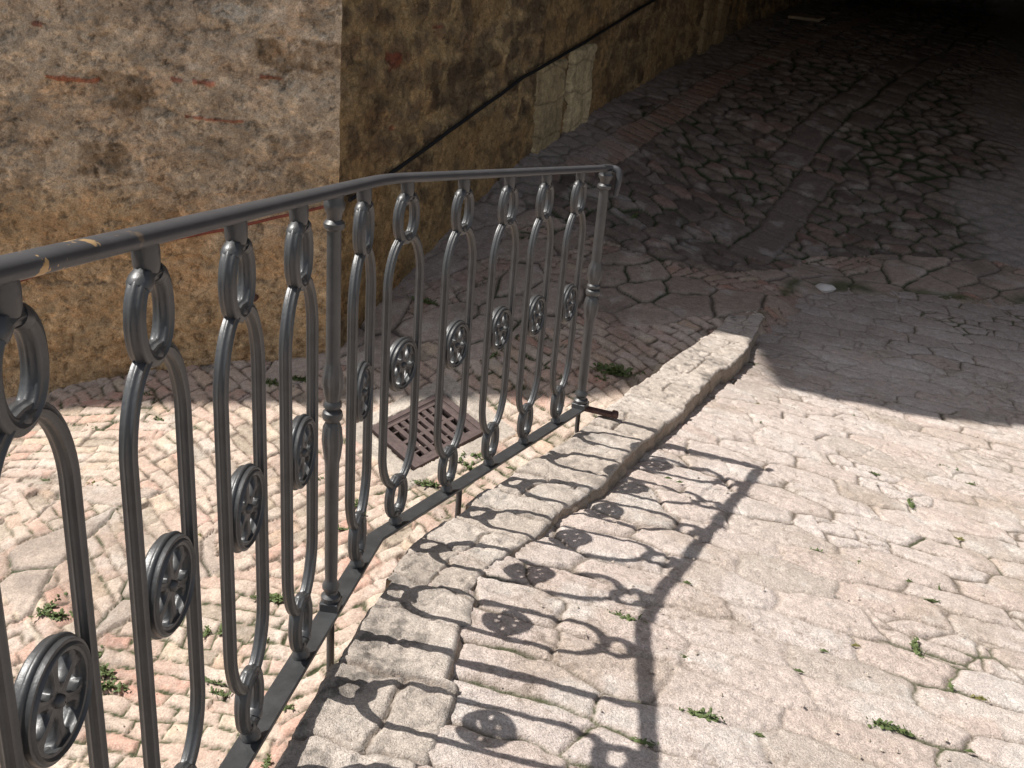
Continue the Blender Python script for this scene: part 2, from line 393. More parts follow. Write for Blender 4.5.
    dust = sstep(.35, .95, fbm(X, Y, .7, 4, 230)) * (kind == 0) * .6
    smoothR = sstep(.0, .4, X - (.36 * Y + .25) + fbm(X, Y, .8, 3, 231) * .25) * farm + sstep(.5, .15, dw2 + fbm(X, Y, .4, 3, 232) * .2) * (Y > 6.3) * .8
    smoothR = np.clip(smoothR, 0, 1)
    dep = np.select([kind == 0, kind == 1, kind == 2, kind == 3], [.011 + 0 * X, .018 + 0 * X, .028 + 0 * X, .026 + 0 * X], .014) * (1 - .75 * dust) * (1 - .8 * smoothR)
    tilt = np.select([kind == 0, kind == 1], [.08, .02], .045) * (1 - .7 * smoothR)
    hgt = (prof - 1) * dep + (h1 - .5) * np.where(kind == 0, .013, .014) * (1 - .6 * smoothR) + (h2 - .5) * du * tilt + (h3 - .5) * dv * tilt * 1.3
    dome = np.where(kind == 2, .004, np.where(kind == 1, .006, .002)) * (1 - .7 * smoothR)
    hgt = hgt + dome * (prof - .6) * sstep(0, .06, e)
    pits = sstep(.45, .85, fbm(X, Y, .05, 3, 240))
    hgt = hgt + fbm(X, Y, .07, 4, 241) * .0035 - pits * .004 + fbm(X, Y, .9, 2, 242) * .015
    gone = (kind == 0) & (h2 < .09); hgt = np.where(gone, -.012 + fbm(X, Y, .03, 3, 270) * .004, hgt); weathered = sstep(-.1, .5, fbm(X, Y, .045, 4, 271)) * (kind == 0)
    # carve the drain pit
    gx = (X - GC[0]) * GU[0] + (Y - GC[1]) * GU[1]; gy = (X - GC[0]) * GV[0] + (Y - GC[1]) * GV[1]
    inp = (np.abs(gx) < .235) & (np.abs(gy) < .225)
    sur = (np.abs(gx) < .33) & (np.abs(gy) < .32) & ~inp
    hgt = np.where(sur | inp, fbm(X, Y, .05, 3, 243) * .002 + .004, hgt)
    # ---- colours
    t = h1[..., None]
    cb = c3(.49, .355, .285) * (1 - t) + c3(.55, .455, .375) * t
    cb = mixc(cb, c3(.50, .26, .195), sstep(.72, .86, h2) * .55); cb = mixc(cb, c3(.55, .46, .33), sstep(.8, .95, h3) * .5)
    cs = c3(.38, .31, .26) * (1 - t) + c3(.49, .405, .34) * t
    cc = c3(.155, .122, .105) * (1 - t) + c3(.29, .235, .20) * t; cc = mixc(cc, c3(.40, .26, .21), sstep(.8, .9, h2) * .5); cc = mixc(cc, c3(.38, .34, .31), sstep(.94, .98, h3) * .6)
    ct = c3(.25, .205, .18) + 0 * t; cg = c3(.42, .25, .18) * (1 - t) + c3(.40, .33, .27) * t
    col = np.where((kind == 0)[..., None], cb, np.where((kind == 1)[..., None], cs, np.where((kind == 2)[..., None], cc, np.where((kind == 3)[..., None], ct, cg))))
    col = np.where(gone[..., None], c3(.34, .28, .22), col); col = mixc(col, c3(.47, .385, .32), weathered * .4)
    col = mixc(col, c3(.50, .43, .355), dust * .65)
    
    shy = sstep(5.4, 6.4, Y + fbm(X, Y, .6, 3, 252) * .4); col = mixc(col, col * c3(.74, .70, .68), shy)  # paving darkened past the sun's edge, shade put into the colour
    st = fbm(X, Y, .3, 5, 250); col = mixc(col, col * .62, sstep(.1, .9, st) * .7)
    lt = fbm(X, Y, .15, 4, 251); col = mixc(col, c3(.58, .53, .48), sstep(.25, .9, lt) * .3)
    col = mixc(col, c3(.36, .315, .29), smoothR * .7)
    jm = (1 - prof) * (1 - .7 * dust) * (1 - .7 * smoothR)
    jc_ = np.where((kind == 0)[..., None], c3(.30, .23, .175), c3(.17, .14, .115)); col = col * (1 - jm[..., None] * .9) + jc_ * jm[..., None] * .9
    deep = sstep(.55, .95, 1 - prof) * (1 - smoothR) * (1 - .8 * dust)
    mz = sstep(-.15, .25, fbm(X, Y, .55, 3, 260) + np.where(kind >= 1, .25, -.10) + sstep(7, 9, Y) * .3)
    col = mixc(col, c3(.030, .048, .014), np.clip(deep * mz * 1.1, 0, 1) * .92); col = mixc(col, c3(.06, .045, .034), deep * (1 - mz) * .7)
    val = np.exp(-((Y - vpoly(X) - .05 * fbm(X, Y, .2, 3, 264)) / .08) ** 2) * (X > 1.2) * sstep(-.2, .5, fbm(X, Y, .3, 3, 262))
    col = mixc(col, c3(.05, .07, .02), val * .8)
    col = np.where(sur[..., None], c3(.43, .375, .32) * (1 + .2 * fbm(X, Y, .1, 3, 263)[..., None]), col)
    Z = Z + hgt
    Z = np.where((X > kr) & (Y < 9), np.minimum(Z, Z - .035 * sstep(.02, .3, vpoly(X) - Y)), Z)
    Z = np.where(inp, Z - .30, Z); col = np.where(inp[..., None], c3(.02, .018, .016), col)
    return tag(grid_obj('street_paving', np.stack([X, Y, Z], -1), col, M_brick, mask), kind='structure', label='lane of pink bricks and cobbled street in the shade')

def build_kerb():
    ys = np.arange(.3, 6.62, .0062); n = len(ys)
    L = ypoly(KL, ys); Rt = ypoly(KR, ys)
    # smooth the traced lines a little
    k = np.hanning(25); k /= k.sum(); sm = lambda a: np.convolve(np.pad(a, 12, 'edge'), k, 'valid'); L, Rt = sm(L), sm(Rt)
    nf, nt, nr = 46, 54, 12
    # stone joints across the row
    joints = [.3]; r = random.Random(4)
    while joints[-1] < 6.9: joints.append(joints[-1] + r.uniform(.11, .30))
    J = np.array(joints); bi = np.searchsorted(J, ys + .0) ; h = lambda s: hsh(bi, 3, s)
    L = L + (h(300) - .5) * .022; Rt = Rt + (h(301) - .5) * .030
    tt = np.r_[np.zeros(nf), np.linspace(0, 1, nt), np.ones(nr)]
    X = L[:, None] + (Rt - L)[:, None] * tt[None]; Y = np.repeat(ys[:, None], len(tt), 1)
    skew = .05 * (tt - .5)[None] ; Yj = Y + skew * (1 + fbm(X, Y, .3, 2, 310)) + .010 * fbm(X, Y, .06, 3, 312)
    b = np.searchsorted(J, Yj.ravel()).reshape(Yj.shape); b = np.clip(b, 1, len(J) - 1)
    e = np.minimum(Yj - J[b - 1], J[b] - Yj)
    # some stones are split lengthwise
    sp = hsh(b, 5, 320) < .45; ex = np.abs((tt[None] - (.4 + .25 * hsh(b, 6, 320))) * (Rt - L)[:, None] + .012 * fbm(X, Y, .07, 2, 322))
    e = np.where(sp, np.minimum(e, ex), e)
    prof = sstep(0, 1, np.clip(e / (.004 + .009 * vnoise(X * 12, Y * 12, 6)), 0, 1)) ** .7
    top = Rpl(X, Y) + np.interp(Y, [1.7, 2.1, 2.6, 3.4], [.014, .006, .008, .052]) + (hsh(b, 1, 330) - .5) * .010 + (hsh(b, 2, 331) - .5) * (tt[None] - .5) * .012
    top = top + (prof - 1) * .012 + fbm(X, Y, .09, 4, 340) * .0035 + fbm(X, Y, .025, 3, 341) * .0022 - sstep(.4, .8, fbm(X, Y, .045, 3, 342)) * .006
    dl = tt[None] * (Rt - L)[:, None]; dr = (1 - tt[None]) * (Rt - L)[:, None]
    rr = .008 + .024 * vnoise(X * 14, Y * 14, 345) ** 2
    top = top - .012 * (1 - np.clip(dl / rr, 0, 1)) ** 2 - .012 * (1 - np.clip(dr / rr, 0, 1)) ** 2
    sz_ = street_z(X, Y); top = np.where(Y > 5.2, np.maximum(top, sz_ + .035 - .06 * sstep(5.7, 6.6, Y) + fbm(X, Y, .08, 3, 366) * .008), top)
    Z = top.copy()
    zb = street_z(L - .02, ys) - .12; f = np.linspace(0, 1, nf)
    Z[:, :nf] = zb[:, None] + (top[:, nf:nf + 1] - zb[:, None]) * f[None] ** .8
    out = np.zeros_like(Z); Zf = Z[:, :nf]; Yf = Y[:, :nf]
    ef, i_, j_, _, _ = voro(Yf + .01 * fbm(Yf, Zf, .1, 2, 350), Zf, .30, .17, .6, 351)
    out[:, :nf] = (sstep(0, .02, ef) - .5) * .022 + fbm(Yf, Zf, .12, 4, 352) * .012; out[:, :nf] *= sstep(1.0, .93, f)[None]
    X[:, :nf] -= out[:, :nf]
    g = np.linspace(0, 1, nr); zr = ramp_z(Rt, ys) - .05
    Z[:, -nr:] = top[:, -nr - 1:-nr] + (zr[:, None] - top[:, -nr - 1:-nr]) * g[None]
    X[:, -nr:] += (.004 + .008 * fbm(Y[:, -nr:], Z[:, -nr:], .05, 3, 353)) * sstep(0, .3, g)[None] * 1.0
    t = hsh(b, 8, 360)[..., None]
    col = c3(.56, .48, .41) * (1 - t) + c3(.65, .57, .50) * t
    lich = sstep(-.15, .6, fbm(X, Y, .16, 5, 361) + sstep(2.8, 1.6, Y) * .40 - .45 + sstep(.6, 0, tt)[None] * .25)
    col = mixc(col, c3(.33, .285, .245), lich * .6)
    col = mixc(col, c3(.14, .125, .11), sstep(.25, .6, fbm(X, Y, .035, 3, 362)) * (.25 + .45 * lich))
    col = mixc(col, c3(.64, .58, .52), sstep(.35, .9, fbm(X, Y, .12, 4, 363)) * .5)
    col = mixc(col, c3(.22, .175, .14), (1 - prof) * .85)
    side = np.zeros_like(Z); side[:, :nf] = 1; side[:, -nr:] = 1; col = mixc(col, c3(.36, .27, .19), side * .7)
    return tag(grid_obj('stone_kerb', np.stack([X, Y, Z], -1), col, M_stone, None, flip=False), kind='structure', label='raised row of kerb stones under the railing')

def wall_grid(name, base, d, nrm, s, z, seed, parent, dark):
    S, Zz = np.meshgrid(s, z, indexing='ij')
    wx = fbm(S, Zz, .3, 3, seed) * .03 + fbm(S, Zz, .07, 2, seed + 1) * .008; wz = fbm(S, Zz, .3, 3, seed + 2) * .025 + fbm(S, Zz, .07, 2, seed + 3) * .008
    e, i, j, du, dv = voro(S + wx, Zz + wz, .34 if not dark else .27, .205 if not dark else .19, .55, seed + 5, .5, .3)
    h1 = hsh(i, j, seed + 6); h2 = hsh(i, j, seed + 7); h3 = hsh(i, j, seed + 8)
    mort = sstep(-.2, .5, fbm(S, Zz, .5, 4, seed + 9))      # mortar smeared over the faces
    prof = sstep(0, 1, np.clip(e / (.022 + .02 * vnoise(S * 7, Zz * 7, seed)), 0, 1))
    # distance from the quoin: blocks show again at the corner
    hgt = (h1 - .4) * .012 * prof * (1 - .6 * mort) + (prof - .5) * .006 * (1 - .9 * mort) + fbm(S, Zz, .14, 6, seed + 10, .6) * .016 + fbm(S, Zz, .03, 3, seed + 11) * .005
    pits = sstep(.42, .75, fbm(S, Zz, .05, 4, seed + 12)); hgt = hgt - pits * .009
    crk = sstep(.035, .0, np.abs(fbm(S, Zz, .35, 4, seed + 13))) * (vnoise(S * 2.3, Zz * 2.3, seed + 14) > .75); hgt = hgt - crk * .005
    if not dark:
        t = h2[..., None]; col = c3(.42, .31, .20) * (1 - t) + c3(.60, .475, .335) * t
        col = mixc(col, c3(.24, .16, .095), sstep(.74, .9, h3) * .6)
        col = mixc(col, c3(.60, .495, .365), mort * .5)
        low = sstep(-1.45, -1.95, Zz + fbm(S, Zz, .5, 3, seed + 15) * .25); col = mixc(col, c3(.50, .335, .17), low * .7)
        up = sstep(-1.2, -.7, Zz + fbm(S, Zz, .5, 3, seed + 16) * .3); col = mixc(col, c3(.60, .50, .38), up * .45)
        ero = sstep(.1, .5, fbm(S, Zz, .16, 6, seed + 44, .65)); hgt = hgt - ero * .007; col = mixc(col, col * .66, ero * .55)
        for s0, s1, z0, z1, k in ((.0, .44, -.97, -.80, .8), (1.12, 1.44, -1.60, -1.40, .75), (1.07, 1.23, -1.24, -1.11, .7), (.62, .95, -1.52, -1.34, .3), (1.6, 1.9, -1.35, -1.2, .35), (.02, .4, -1.42, -1.26, .4)):
            ed = np.minimum(np.minimum(S - s0, s1 - S), np.minimum(Zz - z0, z1 - Zz)) + fbm(S, Zz, .08, 4, seed + 30) * .035
            col = mixc(col, c3(.20, .135, .075), sstep(0, .02, ed) * k * (.6 + .4 * sstep(-.3, .3, fbm(S, Zz, .03, 3, seed + 31))))
        for s0, s1, zc, th, cr in ((1.277, 1.561, -1.09, .017, (.36, .13, .07)), (.667, .785, -1.056, .016, (.42, .17, .11)), (.825, .90, -1.055, .016, (.42, .18, .12)), (.307, .434, -1.0, .014, (.30, .12, .07)), (.512, .834, -1.242, .012, (.36, .13, .07)), (1.55, 1.62, -.83, .014, (.34, .14, .09))):
            ed = np.minimum(np.minimum(S - s0, s1 - S), th - np.abs(Zz - zc - .004 * np.sin(S * 17))) + fbm(S, Zz, .04, 3, seed + 33) * .006
            m = sstep(0, .006, ed); col = mixc(col, c3(*cr), m * .9); hgt = hgt + m * .006
        ed = np.minimum(np.minimum(S - .29, .68 - S), np.minimum(Zz + .735, -.64 - Zz)) + fbm(S, Zz, .08, 3, seed + 34) * .02
        col = mixc(col, c3(.60, .54, .44), sstep(0, .02, ed) * .7)
    else:
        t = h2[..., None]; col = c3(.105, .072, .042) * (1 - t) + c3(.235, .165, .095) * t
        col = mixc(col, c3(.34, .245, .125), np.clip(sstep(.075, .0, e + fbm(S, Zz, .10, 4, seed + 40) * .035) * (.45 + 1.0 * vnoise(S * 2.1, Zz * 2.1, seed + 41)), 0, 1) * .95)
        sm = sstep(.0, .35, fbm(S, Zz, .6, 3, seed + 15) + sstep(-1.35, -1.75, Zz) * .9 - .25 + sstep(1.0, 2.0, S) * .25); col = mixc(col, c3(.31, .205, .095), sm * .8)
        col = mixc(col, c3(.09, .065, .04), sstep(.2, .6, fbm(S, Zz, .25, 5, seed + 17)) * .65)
        for s0, s1, z0, z1 in ((.45, .60, -.99, -.88), (.49, .56, -1.33, -1.29), (.95, 1.05, -.80, -.76)):
            ed = np.minimum(np.minimum(S - s0, s1 - S), np.minimum(Zz - z0, z1 - Zz)) + fbm(S, Zz, .04, 3, seed + 33) * .01
            col = mixc(col, c3(.19, .05, .03), sstep(0, .02, ed) * .8)
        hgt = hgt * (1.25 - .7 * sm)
    if not dark:
        jl = sstep(.012, .0, e + .006 * fbm(S, Zz, .05, 3, seed + 43)) * sstep(.5, .8, vnoise(S * 4.1, Zz * 4.1, seed + 42)); col = mixc(col, c3(.18, .125, .08), jl * .45); hgt = hgt - jl * .006
    st = fbm(S, Zz, .12, 5, seed + 18); col = mixc(col, col * .55, sstep(.15, .8, st) * .6)
    sp = sstep(.38, .55, fbm(S, Zz, .030, 4, seed + 19, .7)); col = mixc(col, col * .42, sp * .6)
    sq = sstep(.45, .6, fbm(S, Zz, .05, 5, seed + 21, .7)); col = mixc(col, col * .38, sq * .55); hgt = hgt - sq * .006
    lg = sstep(.3, .8, fbm(S, Zz, .05, 4, seed + 20)); col = mixc(col, col * 1.45, lg * .8); rd = sstep(.2, .7, fbm(S, Zz, .18, 4, seed + 22)); col = mixc(col, col * c3(1.10, .94, .82), rd * .4)
    col = mixc(col, c3(.13, .09, .055), crk * .35)
    zone = sstep(0, .05, S)
    cw = fbm(np.zeros_like(Zz), Zz, .16, 5, 999, .6) * .016 - .008
    corner_out = np.array([W1[1] * 0 + .55, -.83])           # outward direction at the quoin
    P = np.zeros(S.shape + (3,))
    P[..., 0] = base[0] + d[0] * S + nrm[0] * hgt * zone + corner_out[0] * cw * (1 - zone)
    P[..., 1] = base[1] + d[1] * S + nrm[1] * hgt * zone + corner_out[1] * cw * (1 - zone)
    P[..., 2] = Zz
    return grid_obj(name, P, col, M_wall, None, flip=(not dark), parent=parent)

ramp = build_ramp(); street = build_street(); kerb = build_kerb()

# ------------------------------------------------------------------ buildings
def prism(name, foot, z0, z1, m, parent=None, inset_bottom=False):
    mb = MB(); n = len(foot); V = [(x, y, z0) for x, y in foot] + [(x, y, z1) for x, y in foot]
    F = [tuple(range(n))[::-1], tuple(range(n, 2 * n))] + [(i, (i + 1) % n, n + (i + 1) % n, n + i) for i in range(n)]
    mb.add(V, F); return mb.build(name, m, parent, smooth=False)
house = tag(empty('stone_house', (CORNER[0], CORNER[1], -2.5)), 'old ochre stone house with weathered masonry at the left and behind the railing', 'house')
house.location = (0, 0, 0)
N1 = np.array([0., -1.]); N2 = np.array([math.sin(A2), -math.cos(A2)])
wall_grid('front_wall', CORNER, W1, N1, axis((0, 2.6, .0068), (2.6, 12, .06)), axis((-3.9, -3.1, .04), (-3.1, -.3, .0068), (-.3, 1.6, .05)), 500, house, False)
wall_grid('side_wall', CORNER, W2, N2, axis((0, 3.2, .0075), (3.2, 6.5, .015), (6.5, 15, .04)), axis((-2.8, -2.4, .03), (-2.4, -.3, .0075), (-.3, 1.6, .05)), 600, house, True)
e2 = CORNER + W2 * 14.9
c_in = CORNER - N1 * .05 - N2 * .05
# body behind the wall skins: low front wing, taller storey set back above it
low = [(-12.9, CORNER[1] + .05), (CORNER[0] - .06, CORNER[1] + .05), (e2[0] - .06, e2[1] + .05), (-12.9, 21)]
prism('wing', low, -4.2, 1.58, M_plaster, house)
up = [(-12.9, 6.45), (-.95, 6.45), (5.0, 19.8), (-12.9, 21)]
prism('upper_storey', up, 1.59, 6.34, M_plaster, house)
shadow_eave = [(-12.9, 5.95), (-9.03, 5.97), (-8.38, 5.91), (-7.73, 5.84), (-6.82, 5.70), (-6.2, 5.68), (-5.69, 5.65), (-5.37, 5.64), (-4.70, 5.78), (-4.55, 5.98), (-4.33, 6.17), (-4.26, 6.06), (-4.235, 5.36), (-3.99, 5.31), (-3.75, 5.29), (-3.47, 5.30), (-3.13, 5.40), (-2.2, 5.45), (-.5, 5.75), (5.9, 19.9), (-13.2, 21.3), (-13.2, 5.95)]  # unseen eaves outline, shaped to cast the shadow edge on the paving
prism('shadow_eaves', shadow_eave, 6.35, 6.5, M_tile, house)
prism('sky_block_storey', [(-11, 8.2), (-1.6, 8.2), (3.2, 18.6), (-11, 19)], 7.5, 12.5, M_plaster, house)  # unseen storey added to hide more sky from the shaded street
prism('roof', [(-12.6, 6.9), (-.9, 6.9), (4.4, 19.4), (-12.6, 20.4)], 6.502, 7.6, M_tile, house)
for k_, (s0, s1, zb, zt, pj, cc_) in enumerate(((2.52, 2.98, -2.0, -1.13, .022, (.42, .33, .19)), (3.08, 3.52, -1.95, -1.06, .034, (.56, .46, .28)), (6.5, 6.8, -1.75, -.3, .03, (.27, .20, .11)), (7.05, 7.35, -1.75, -.2, .03, (.27, .20, .11)))):  # raised panels added on the side wall, pale colour standing in for reflected sunlight
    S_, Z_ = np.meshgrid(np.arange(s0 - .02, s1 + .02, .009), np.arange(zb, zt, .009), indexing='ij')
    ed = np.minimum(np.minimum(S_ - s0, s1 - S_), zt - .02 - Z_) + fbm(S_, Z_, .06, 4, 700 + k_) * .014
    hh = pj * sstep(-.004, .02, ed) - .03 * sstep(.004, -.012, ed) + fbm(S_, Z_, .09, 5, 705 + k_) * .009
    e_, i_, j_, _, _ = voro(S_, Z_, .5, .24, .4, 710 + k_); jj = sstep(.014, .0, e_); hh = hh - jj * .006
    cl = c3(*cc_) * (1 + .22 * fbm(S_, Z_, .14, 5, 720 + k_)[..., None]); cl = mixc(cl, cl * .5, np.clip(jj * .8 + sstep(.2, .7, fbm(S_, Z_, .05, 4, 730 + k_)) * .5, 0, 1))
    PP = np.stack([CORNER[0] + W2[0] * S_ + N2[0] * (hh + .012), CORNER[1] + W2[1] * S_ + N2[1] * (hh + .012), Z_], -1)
    grid_obj('sun_patch_panel', PP, cl, M_wall, None, flip=False, parent=house)
# windows of the upper storey (out of the picture, but the house has them)
for k, xw in enumerate((-10.6, -7.4, -2.6)):
    w = MB(); w.box((xw, 6.43, 3.9), .9, .05, 1.3); wf = w.build('window', M_dark, house, False)
    
    for sx in (-.68, .68):
        s_ = MB(); s_.box((xw + sx, 6.40, 3.9), .42, .04, 1.36); s_.build('shutter', M_redc, wf, False)

# unseen mass added over and beside the far street to block its skylight
prism_end = [(1.0, 27.05), (18, 27.05), (18, 27.6), (1.0, 27.6)]
nb = tag(empty('street_shade_mass'), 'unseen plastered mass added over the far street to shade it', 'house')
prism('shade_slab', [(-.1, 7.6), (6.3, 7.6), (13.5, 7.6), (16, 27), (4.5, 27)], .3, 11., M_plaster, nb)
prism('shade_end_wall', prism_end, -3.2, 11, M_plaster, nb)
prism('shade_side_wall', [(6.05, 7.65), (13.5, 7.65), (16, 27), (12.6, 27)], -3.2, .298, M_plaster, nb)

# ------------------------------------------------------------------ railing
Q = np.array([-.303, 2.2922, -1.4701]); D1 = np.array([-.0875, -.9962, .1809]); D2 = np.array([.3799, .925, -.1679]); H = .88
UP = np.array([0, 0, 1.])
rail = tag(empty('iron_railing'), 'grey painted iron railing with cast balusters and rosettes on the kerb stones', 'railing')
def frame(D):
    t = D / np.hypot(D[0], D[1]); u = np.array([t[0], t[1], 0]); n = np.cross(u, UP); return u, n
def local_ring(u, w, W, Hh, p=2.0, k=40):
    a = np.arange(k) * 2 * math.pi / k
    return np.c_[u + W * np.sign(np.cos(a)) * np.abs(np.cos(a)) ** (2 / p), w + Hh * np.sign(np.sin(a)) * np.abs(np.sin(a)) ** (2 / p)]
def to3(o, u, n, pts, off=0.):
    pts = np.array(pts); return o + pts[:, :1] * u + pts[:, 1:2] * UP + off * n
u0, n0 = np.array([1., 0, 0]), np.array([0, -1., 0])     # canonical frame: x along the rail, z up
O = np.zeros(3)
def make_baluster(parent):
    b = MB(); bn = n0
    # long loop, shoulders drawn up to a narrow neck
    w0, w1, hw = .128, .757, .0755
    pts = []
    def shoulder(sgn):
        a = np.linspace(0, math.pi / 2, 12)
        return np.c_[hw * np.sin(a) ** .9, sgn * .105 * np.cos(a) ** 1.15]
    top = shoulder(1); top[:, 1] += w1 - .105
    st = np.c_[np.full(8, hw), np.linspace(w1 - .125, w0 + .115, 8)]
    bot = shoulder(-1)[::-1]; bot[:, 1] += w0 + .095
    half = np.vstack([top, st, bot]); loop = np.vstack([half, (half * [-1, 1])[::-1][1:-1]])
    b.sweep(to3(O, u0, n0, loop), circ(.0090, 32, .10, 8, 1.12), bn, closed=True)
    # knob under the handrail and foot on the bottom bar
    b.lathe((0, 0, 0), [(.015, .001), (.0175, .006), (.016, .012), (.0115, .020), (.010, .028), (.011, .038)], 20)
    b.lathe((0, 0, 0), [(.009, .842), (.0125, .848), (.0150, .858), (.0155, .872), (.0145, .884)], 20)
    # welded necks between ring and loop
    b.lathe((0, 0, 0), [(.007, .121), (.0125, .127), (.0125, .134), (.007, .141)], 16)
    b.lathe((0, 0, 0), [(.007, .742), (.0125, .749), (.0125, .756), (.007, .763)], 16)
    o = b.build('baluster', M_iron, parent, ang=60)
    for cz, hh, ww in ((.0815, .049, .0345), (.7985, .050, .0375)):
        r = MB(); lp = local_ring(0, cz, ww, hh, 2.15)
        r.sweep(to3(O, u0, n0, lp), circ(.0108, 32, .09, 8, 1.12), bn, closed=True)
        s1 = 1 if cz > .5 else -1
        for sx in (-1, 1):      # collars where the scroll is wrapped
            a = np.linspace(math.radians(50), math.radians(72), 5)
            cp = np.c_[sx * ww * np.cos(a), cz + s1 * hh * np.sin(a)]
            r.sweep(to3(O, u0, n0, cp), circ(.0130, 18, .0, 8, 1.12), bn, scale=[.9, 1, 1, .98, .95])
        r.build('ring', M_iron, o, ang=60)
    # rosette
    ro = MB(); R = .064; cz = .4407; a = np.arange(48) * 2 * math.pi / 48
    ro.sweep(np.c_[(R - .007) * np.cos(a), 0 * a, cz + (R - .007) * np.sin(a)], [(.0078 * math.cos(t) * (1 + .10 * math.cos(8 * t)), .0135 * math.sin(t) * (1 + .10 * math.cos(8 * t))) for t in np.arange(32) * 2 * math.pi / 32], n0, closed=True)
    ro.sweep(np.c_[(R - .001) * np.cos(a), 0 * a, cz + (R - .001) * np.sin(a)], circ(.0042, 10), n0, closed=True)
    for s_ in range(6):
        a0 = s_ * math.pi / 3; hc = .0355; K = 24
        th = np.arange(K) * 2 * math.pi / K
        hr = .0125 * np.sin(np.clip(th, 0, 9) * 0 + 1); hx = hc + .0175 * np.cos(th); hy = (.0118 + .0034 * np.cos(th)) * np.sin(th)
        # matching outline on the wedge border
        ox = []; oy = []
        for t in th:
            dx, dy = math.cos(t), math.sin(t); best = 1e9
            for ph in (math.pi / 6, -math.pi / 6):      # radial edges
                ex, ey = math.cos(ph), math.sin(ph); den = dx * ey - dy * ex
                if abs(den) > 1e-9:
                    q = (hc * 0 - hc * ey) / den * -1; q = -(hc * ey) / den
                    if q > 0: best = min(best, q)
            B_ = hc * dx; q = -B_ + math.sqrt(B_ * B_ - hc * hc + (R - .007) ** 2); best = min(best, q)
            ox.append(hc + dx * best); oy.append(dy * best)
        ox, oy = np.array(ox), np.array(oy); V = []; ca, sa = math.cos(a0), math.sin(a0)
        for px_, py_, yy in ((ox, oy, .0062), (hx + (ox - hx) * .3, hy + (oy - hy) * .3, .0075), (hx, hy, .0048), (hx, hy, -.0048), (hx + (ox - hx) * .3, hy + (oy - hy) * .3, -.0075), (ox, oy, -.0062)):
            V += [(ca * p - sa * q, yy, cz + sa * p + ca * q) for p, q in zip(px_, py_)]
        F = [(r * K + i, r * K + (i + 1) % K, (r + 1) * K + (i + 1) % K, (r + 1) * K + i) for r in range(5) for i in range(K)]
        ro.add(V, F)
    hb = [(.001, -.0145), (.004, -.0138), (.007, -.0115), (.008, -.004), (.008, .004), (.007, .0115), (.004, .0138), (.001, .0145)]
    V = []; F = []; sg = 16
    for k, (r, z) in enumerate(hb):
        for i in range(sg): V.append((r * math.cos(2 * math.pi * i / sg), z, cz + r * math.sin(2 * math.pi * i / sg)))
    for k in range(len(hb) - 1):
        for i in range(sg): j = (i + 1) % sg; F.append((k * sg + i, (k + 1) * sg + i, (k + 1) * sg + j, k * sg + j))
    ro.add(V, F)
    ro.build('rosette', M_iron, o, ang=50)
    return o
def mcan(o, D):
    u, n = frame(D); return Matrix(((u[0], -n[0], 0, o[0]), (u[1], -n[1], 0, o[1]), (0, 0, 1, o[2]), (0, 0, 0, 1)))
bal0 = make_baluster(rail)
spots = [(D1, 1.728), (D1, 1.447), (D1, 1.172), (D1, .8975), (D1, .618), (D1, .1865), (D2, .098), (D2, .3846), (D2, .6652), (D2, .9335), (D2, 1.2217)]
for k, (D, t) in enumerate(spots):
    if k == 0: o = bal0
    else:
        o = bal0.copy(); C.objects.link(o); o.parent = rail
        for ch in bal0.children:
            c = ch.copy(); C.objects.link(c); c.parent = o
    o.matrix_local = mcan(Q + D * t, D)
# posts
def post(o, D, parent, sc=1.0, dark=False):
    p = MB(); u, n = frame(D)
    s = sc
    prof = [(.0205 * s, .022), (.0235 * s, .026), (.0235 * s, .034), (.0165 * s, .040), (.0155 * s, .046), (.021 * s, .053), (.021 * s, .060), (.0150 * s, .070), (.0142 * s, .078),
            (.0155 * s, .10), (.0158 * s, .30), (.0165 * s, .345), (.019 * s, .365), (.0225 * s, .395), (.0200 * s, .425), (.0150 * s, .437), (.0215 * s, .443), (.0235 * s, .450), (.0215 * s, .458), (.0150 * s, .463),
            (.0205 * s, .469), (.0205 * s, .476), (.0165 * s, .482), (.020 * s, .500), (.0225 * s, .520), (.0195 * s, .545), (.0165 * s, .560), (.0160 * s, .57), (.0152 * s, .80),
            (.0150 * s, .818), (.022 * s, .823), (.022 * s, .832), (.0150 * s, .838), (.0165 * s, .848), (.0215 * s, .858), (.0225 * s, .867), (.019 * s, .873), (.019 * s, .884)]
    def flute(z, a):
        if .345 < z < .43 or .49 < z < .55: return .09 * math.cos(8 * a)
        return 0
    p.lathe(tuple(o), prof, 40, flute)
    p.box(tuple(o + UP * .0125), .046 * s, .046 * s, .021, (u, -n, UP), .002)
    return p.build('post', M_iron, parent, ang=35)
post(Q + D1 * .4068, D1, rail, .86); post(Q + D2 * 1.4711, D2, rail, 1.12); post(Q + D1 * 2.05, D1, rail)
# bottom bar: flat, bends between the two runs
tE = 1.49
u1, n1 = frame(D1); u2, n2_ = frame(D2)
path = [Q + D1 * 2.12, Q + D1 * .9, Q + D1 * .12, Q + D1 * .05, Q + D2 * .0, Q + D2 * .05, Q + D2 * .8, Q + D2 * tE]
bb = MB(); pr = [(-.0045, -.020), (-.0045, .020), (-.003, .0215), (.003, .0215), (.0045, .020), (.0045, -.020), (.003, -.0215), (-.003, -.0215)]
def rail_sweep(mb, path, prof):       # profile (up, sideways)
    path = np.array(path); T = np.gradient(path, axis=0); T /= np.linalg.norm(T, axis=1)[:, None]
    side = np.cross(T, UP); side /= np.linalg.norm(side, axis=1)[:, None]; mb.sweep(path, prof, side)
rail_sweep(bb, [p - UP * .0045 for p in path], pr); bb.build('bottom_bar', M_iron, rail, ang=30)
